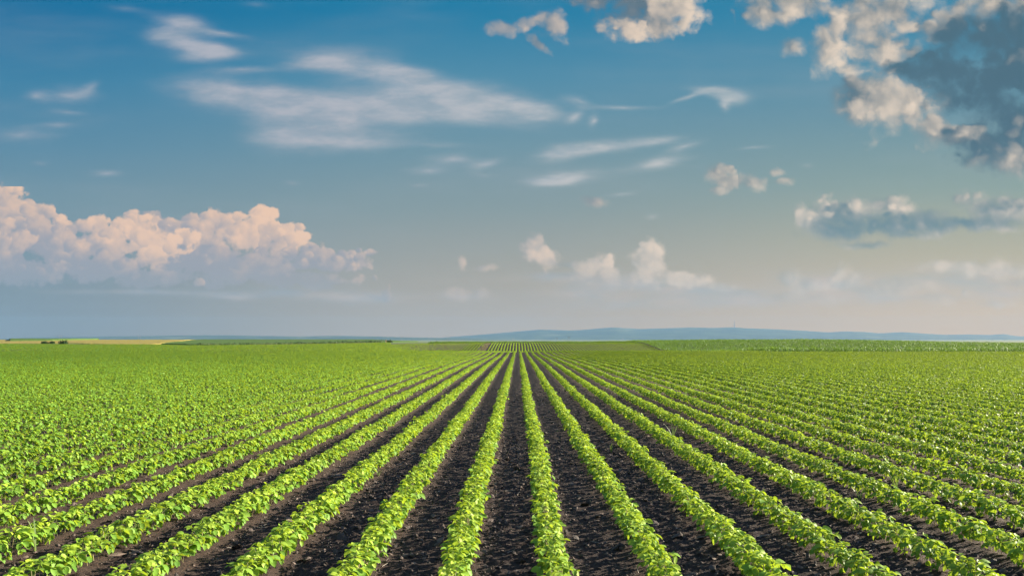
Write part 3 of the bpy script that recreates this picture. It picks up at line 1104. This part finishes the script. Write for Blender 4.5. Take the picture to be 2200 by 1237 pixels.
for q, (px, py, n, h, sp, w, ti, lab) in enumerate(WEEDS):
    b = ground_at(px, py)
    rg = np.random.default_rng(300 + q)
    root = empty("grass_weed", b)
    g = Geo()
    blades(g, (0, 0, 0), n, h * 1.25, sp, w * 1.3, rg, .40, ti * .75)
    g.build("blades", GRASS, root)
    g = Geo()
    k = max(3, n // 3)
    a = rg.uniform(0, 2 * np.pi, k)
    p0 = np.stack([np.cos(a) * .01, np.sin(a) * .01, np.full(k, -.01)], -1)
    add_stems(g, p0, p0 + np.stack([np.cos(a) * .012, np.sin(a) * .012, np.full(k, h * .4)], -1), np.full(k, .003), np.full(k, .3))
    g.build("stalks", STEM, root)
    tag(root, lab, "weed", "grass weeds between the crop rows")


# ------------------------------------------------------------------ young maize beyond the dip, right of the soybeans
def maize(g, x, y, h, rg):
    n = len(x)
    base = np.stack([x, y, land(x, y)], -1)
    for i in range(7):
        a = rg.uniform(0, 2 * np.pi, n)
        L = h * rg.uniform(.55, 1.0, n)
        el_ = rg.uniform(.55, 1.3, n) if i < 5 else rg.uniform(1.1, 1.5, n)
        z0 = h * rg.uniform(.05, .45, n)
        w = rg.uniform(.04, .07, n) * (h / .8)
        c_, s_ = np.cos(a), np.sin(a)
        vs = []
        for t_, wf in ((0, .6), (.45, 1.0), (.8, .7), (1.05, .08)):
            rad = L * np.cos(el_) * t_ * (1 + .5 * t_)
            zz = z0 + L * np.sin(el_) * t_ * (1 - .38 * t_ * t_)
            for q in (-1, 1):
                vs.append(base + np.stack([c_ * rad - s_ * w * wf * q * .5, s_ * rad + c_ * w * wf * q * .5, zz + .01 * q], -1))
        V = np.stack(vs, 1)
        f = np.array([(0, 1, 3, 2), (2, 3, 5, 4), (4, 5, 7, 6)])
        off = (np.arange(n) * 8)[:, None, None]
        g.add(V, [(f[None] + off).reshape(-1, 4)], np.repeat(np.clip(rg.normal(.45, .22, n), 0, 1), 8))


g = Geo()
xs, ys = [], []
for k in range(250):
    xk = 32.4 + k * .75
    lo = max(99.0, (xk - 3) / .84)
    if lo < 236:
        n = int((236 - lo) * 1.6)
        yy = lo + (np.arange(n) + rng.uniform(0, 1, n)) / 1.6
        xs.append(xk + rng.normal(0, .06, n)); ys.append(yy)
x, y = np.concatenate(xs), np.concatenate(ys)
hm = .82 * (.72 + .5 * fnoise(x / 14, y / 9, 61, 3)) * rng.uniform(.85, 1.15, len(x))
maize(g, x, y, hm, rng)
x = rng.uniform(-25, 34, 2600); y = rng.uniform(221, 232, 2600)
maize(g, x, y, rng.uniform(.45, .8, 2600), rng)
tag(g.build("maize_crop", MAIZE), "taller darker green maize on the slope beyond the soybean rows", kind="stuff")


# ------------------------------------------------------------------ fields, verge and bushes on the far left rise
def left_range(py, lo=196.0, hi=470.0, px=300):
    """Distance on the left rise at which the land lies at that height in the photograph."""
    u, v = pix_uv(px, py)
    for _ in range(40):
        m_ = (lo + hi) / 2
        if EYE + v * m_ > float(land(u * m_, m_)):
            lo = m_
        else:
            hi = m_
    return min(lo, 446.0)


def field(name, mat, edges, top, label, n=90, rough=.05):
    """A crop standing on the land: edges gives near and far distance for photograph columns; top is its height."""
    pxs = np.array([e[0] for e in edges], float)
    xi = np.linspace(pxs[0], pxs[-1], n * 2)
    d0 = np.interp(xi, pxs, [e[1] for e in edges]); d1 = np.interp(xi, pxs, [e[2] for e in edges])
    u = np.array([pix_uv(q, 735)[0] for q in xi])
    t = np.linspace(0, 1, n)[:, None]
    Y = d0 * (1 - t) + d1 * t
    X = u * Y
    Z = land(X, Y) + top + rng.normal(0, rough, X.shape)
    Z[0] = land(X[0], Y[0]) - .05; Z[-1] = land(X[-1], Y[-1]) - .05
    Z[:, 0] = land(X[:, 0], Y[:, 0]) - .05; Z[:, -1] = land(X[:, -1], Y[:, -1]) - .05
    k = X.shape[1]
    i = np.arange(n - 1)[:, None] * k
    j = np.arange(k - 1)[None]
    f = np.stack([i + j, i + j + 1, i + k + j + 1, i + k + j], -1).reshape(-1, 4)
    g = Geo()
    g.add(np.stack([X, Y, Z], -1), [f])
    tag(g.build(name, mat), label, kind="stuff")


LR = left_range
field("wheat_field", WHEAT, [(-160, LR(737.5), 462), (150, LR(738), 462), (260, LR(740.5), 462), (330, LR(740.5), 462), (378, LR(735), 462), (420, LR(729.4), 462), (470, 448, 462)], .2,
      "ripe tan wheat field on the far left rise")
field("green_field", GREENF, [(18, LR(733.6), 455), (110, LR(732.6), 452), (170, LR(731), 440), (214, LR(729.8), LR(729.6))], .80,
      "narrow green wedge of crop lying across the tan wheat field", 40)
field("green_field", GREENF, [(345, LR(740.8), LR(740.4)), (392, LR(741.5), LR(734.2)), (440, 196, LR(729.2)), (500, 206, 462), (620, 240, 470), (830, 292, 470), (900, 330, 470)], .35,
      "green field rising behind the dark hedge left of centre")


def leafy_mass(g, x, y, z, size, rg, n=26):
    """Clumps of small leaves round given points."""
    N = len(x)
    x, y, z, size = (np.repeat(q, n) for q in (x, y, z, size))
    d = rg.normal(0, 1, (N * n, 3)); d /= np.linalg.norm(d, axis=1, keepdims=True)
    rad = rg.uniform(.3, 1.0, N * n) ** .6
    pos = np.stack([x + d[:, 0] * rad * size, y + d[:, 1] * rad * size, z + (d[:, 2] * rad * .8 + .7) * size], -1)
    ln = size * rg.uniform(.30, .55, N * n)
    add_leaves(g, pos, rg.uniform(0, 2 * np.pi, N * n), rg.normal(0, .7, N * n), rg.normal(0, .6, N * n), ln, ln * .7, np.clip(rg.normal(.5, .25, N * n), 0, 1), T_LOW)


def bush(name, x, y, r, label, cat="bush", group=None, seed=0):
    rg = np.random.default_rng(500 + seed)
    root = empty(name, (x, y, float(land(x, y))))
    g = Geo()
    k = 9
    ax, ay = rg.normal(0, r * .55, k), rg.normal(0, r * .4, k)
    leafy_mass(g, ax, ay, np.zeros(k), r * rg.uniform(.4, .75, k), rg, 60)
    g.build("foliage", BUSH, root)
    g = Geo()
    a = rg.uniform(0, 2 * np.pi, 5)
    p0 = np.stack([np.cos(a) * .05, np.sin(a) * .05, np.full(5, -.1)], -1)
    add_stems(g, p0, p0 + np.stack([np.cos(a) * r * .5, np.sin(a) * r * .5, np.full(5, r * .9)], -1), np.full(5, .05), np.full(5, .8))
    g.build("stems", STEM, root)
    tag(root, label, cat, group)


for q, (px, py, r, lab) in enumerate([
    (97, 738, 1.0, "low dark bush on the field edge, left of the rounder bush below the tan wheat"),
    (112, 738, .8, "small dark bush touching the low bush on the field edge below the tan wheat"),
    (140, 739, 1.15, "round dark bush on the field edge, nearest the tan wheat of the three"),
    (838, 736, 1.0, "dark bush at the upper end of the hedge beside the pale post"),
]):
    u = pix_uv(px, py)[0]
    d = LR(py, 196, 470, px) if q < 3 else 290.0
    bush("bush", u * d, d, r, lab, "bush", "dark bushes on the far field edges", q)

# hedge along the boundary, dry verge below its upper end
rg = np.random.default_rng(9)
t = np.linspace(0, 1, 150)
hx, hy = -78 + t * 29.0, 195 + t * 91.0
root = empty("hedge", (hx[75], hy[75], float(land(hx[75], hy[75]))))
g = Geo()
leafy_mass(g, hx + rg.normal(0, .3, 150), hy + rg.normal(0, .3, 150), land(hx, hy), rg.uniform(.38, .72, 150) * (.75 + .35 * t), rg, 30)
g.build("foliage", BUSH, root, shift=root.location)
g = Geo()
p0 = np.stack([hx, hy, land(hx, hy) - .1], -1)
add_stems(g, p0, p0 + np.array([0, 0, .7]), np.full(150, .04), np.full(150, .8))
g.build("stems", STEM, root, shift=root.location)
tag(root, "long low dark hedge between the soybean field and the green field behind", "hedge")
g = Geo()
n = 2600
t = rng.uniform(.25, 1, n)
x, y = -78 + t * 29.0 + rng.normal(0, .7, n), 195 + t * 91.0 - rng.uniform(.5, 26, n) * t ** 2 * (.4 + .6 * rng.uniform(0, 1, n))
maize(g, x, y, rng.uniform(.12, .3, n), rng)
tag(g.build("dry_grass", DRY), "brownish dry grass verge below the dark hedge", kind="stuff")
g = Geo()
x, y = -8.1 + rng.uniform(-.7, .7, 900), rng.uniform(140, 221, 900)
maize(g, x, y, rng.uniform(.08, .26, 900), rng)
tag(g.build("dry_grass", DRY), "brownish overgrown track running between the far crop rows", kind="stuff")

u = pix_uv(829, 736)[0]
root = empty("marker_post", (u * 283, 283, float(land(u * 283, 283))))
g = Geo()
add_stems(g, np.array([[0, 0, -.2]]), np.array([[0, 0, 1.0]]), np.full(1, .16), np.full(1, .5))
g.build("post", WOOD, root)
g = Geo()
bx = np.array([(a_, b_, c_) for a_ in (-.32, .32) for b_ in (-.06, .06) for c_ in (.72, 1.12)])
bf = np.array([(0, 1, 3, 2), (4, 6, 7, 5), (0, 4, 5, 1), (2, 3, 7, 6), (0, 2, 6, 4), (1, 5, 7, 3)])
g.add(bx + np.array([0, -.2, 0]), [bf])
g.build("board", WOOD, root, smooth=False)
tag(root, "small pale wooden marker post at the upper end of the dark hedge", "post")


# ------------------------------------------------------------------ the blue hills on the horizon
def hills(name, D, pts, depth, label, jag=0.0, seed=0):
    pxs = np.array([p_[0] for p_ in pts], float)
    xi = np.linspace(pxs[0], pxs[-1], 420)
    prof = np.interp(xi, pxs, [p_[1] for p_ in pts])
    ker = np.hanning(9); ker /= ker.sum()
    prof = np.convolve(np.pad(prof, 4, mode="edge"), ker, "valid")
    u = np.array([pix_uv(a_, 725)[0] for a_ in xi])
    crest = EYE + (728 - prof) / F * D
    rows = 26
    V = []
    for r_ in range(rows):
        t = r_ / (rows - 1) * 1.5                   # 1 is the crest
        d = D - depth * (1 - t)
        h = crest * (sst(t, 0, 1) if t <= 1 else 1 - .6 * sst(t, 1, 1.5)) - 25 * (1 - sst(t, 0, .3))
        bump = (fnoise(u * D / 700 + seed, np.full_like(u, d / 500), 71, 4) - .5) * crest * .22 * (1 - abs(t - 1) * 1.0 if abs(t - 1) > .02 else 0) * (0 if t == 1 else 1)
        if jag:
            bump = bump + rng.normal(0, jag, len(u)) * (t > .6)
        V.append(np.stack([u * d, np.full_like(u, d), h + np.minimum(bump, crest * .02) - 3], -1))
    V = np.stack(V)
    k = len(xi)
    i = np.arange(rows - 1)[:, None] * k
    j = np.arange(k - 1)[None]
    f = np.stack([i + j, i + j + 1, i + k + j + 1, i + k + j], -1).reshape(-1, 4)
    g = Geo()
    g.add(V, [f])
    tag(g.build(name, HILL), label, kind="structure")


HILL_D = 17000.0
hills("hills", HILL_D, [(880, 731), (930, 727), (960, 724), (1000, 721), (1060, 716.5), (1110, 712), (1160, 708), (1200, 709), (1240, 709), (1290, 705.5), (1320, 703), (1370, 706), (1420, 704.5), (1480, 702.5),
      (1540, 704), (1580, 703), (1640, 706), (1700, 708.5), (1740, 711), (1780, 713.5), (1810, 711.5), (1860, 712.5), (1890, 716), (1935, 713), (1990, 716.5), (2030, 718.5), (2080, 717.8), (2130, 719), (2155, 716.5),
      (2185, 722), (2230, 721.5), (2300, 719), (2500, 724)], 3200, "long hazy blue hill range on the right of the horizon")
hills("hills", 12500.0, [(-300, 727), (20, 727), (60, 724.5), (150, 723), (300, 721.5), (420, 719.5), (480, 719.2), (560, 721), (640, 722.2), (720, 720.8), (800, 722), (870, 724), (930, 725), (1000, 726), (1100, 731)], 1400,
      "low blue wooded ridge along the left of the horizon", jag=2.2, seed=40)

# mast on the hill top
u = pix_uv(1578, 703)[0]
zb = EYE + (728 - 703.6) / F * HILL_D - 6
root = empty("radio_mast", (u * HILL_D, HILL_D, zb))
def lathe(g, prof, seg=10):
    a = np.arange(seg) * 2 * np.pi / seg
    V = np.concatenate([np.stack([np.cos(a) * r, np.sin(a) * r, np.full(seg, z)], -1) for r, z in prof])
    f = np.array([(i * seg + j, i * seg + (j + 1) % seg, (i + 1) * seg + (j + 1) % seg, (i + 1) * seg + j) for i in range(len(prof) - 1) for j in range(seg)])
    g.add(V, [f])
g = Geo(); lathe(g, [(9, 0), (7, 40), (6, 62)]); g.build("shaft", MASTM, root)
g = Geo(); lathe(g, [(6, 60), (13, 63), (13, 72), (6, 76)]); g.build("platform", MASTM, root)
g = Geo(); lathe(g, [(5, 76), (3.6, 120), (2.6, 160), (.4, 166)]); g.build("aerial", MASTM, root)
tag(root, "tall thin radio mast standing on top of the blue hills", "mast")

# pylons of a power line, far out on the plain
PYL = [(130, 720.5, 4200, "farthest left pylon, over the tan and green fields"), (300, 719, 4000, "pylon over the tan wheat field on the left horizon"),
       (862, 721.5, 4600, "faint pylon above the pale marker post"), (923, 723.2, 5200, "pylon just left of the middle rows on the horizon, the left one of two"),
       (963, 722.2, 5000, "pylon just left of the middle rows on the horizon, the right one of two"), (1103, 725.3, 6500, "faint pylon straight above where the crop rows meet"),
       (1196, 724.2, 5600, "pylon against the blue hills, the left one of a near pair"), (1222.6, 722.6, 5300, "pylon against the blue hills, the right one of a near pair"),
       (1338, 726, 6500, "faint pylon against the blue hills right of the near pair"), (1505, 725.6, 6200, "short pylon below the radio mast against the blue hills"),
       (2098, 727.3, 6000, "pylon at the right end of the hills, the left one of three"), (2133, 728.5, 6400, "pylon at the right end of the hills, the middle one of three"),
       (2157, 729.5, 6800, "pylon at the right end of the hills, the right one of three")]
def bar(g, a, b, r):
    add_stems(g, np.array([a], float), np.array([b], float), np.full(1, r), np.full(1, .5))
for px, py, d, lab in PYL:
    u, v = pix_uv(px, py)
    top = EYE + v * d
    zg = float(land(u * d, d))
    root = empty("power_pylon", (u * d, d, zg))
    H_ = max(top - zg, 14)
    for s_ in (-1, 1):
        g = Geo(); bar(g, (s_ * 6, 0, -2), (s_ * 6, 0, H_), .95); g.build("post", METAL, root)
    g = Geo(); bar(g, (-12, 0, H_ * .86), (12, 0, H_ * .86), .8); bar(g, (-6, 0, H_ * .86), (6, 0, H_ * .62), .4); bar(g, (6, 0, H_ * .86), (-6, 0, H_ * .62), .4)
    g.build("crossarm", METAL, root)
    tag(root, lab, "pylon", "pylons of the power line along the horizon")

# ------------------------------------------------------------------ the air
m = material("haze")
v = node("ShaderNodeVolumePrincipled")
v.inputs["Color"].default_value = (.17, .317, .522, 1)
v.inputs["Density"].default_value = HAZE_DENSITY
v.inputs["Anisotropy"].default_value = 0.0
o = node("ShaderNodeOutputMaterial")
E.tree.links.new(v.outputs[0], o.inputs["Volume"])
g = Geo()
bx = np.array([(a_, b_, c_) for a_ in (-13800, 13800) for b_ in (-1500, HAZE_FAR) for c_ in (-60, HAZE_TOP)], float)
g.add(bx, [np.array([(0, 1, 3, 2), (4, 6, 7, 5), (0, 4, 5, 1), (2, 3, 7, 6), (0, 2, 6, 4), (1, 5, 7, 3)])])
hz = g.build("haze", m, smooth=False)
tag(hz, "thin blue haze filling the air over the plain", kind="stuff")
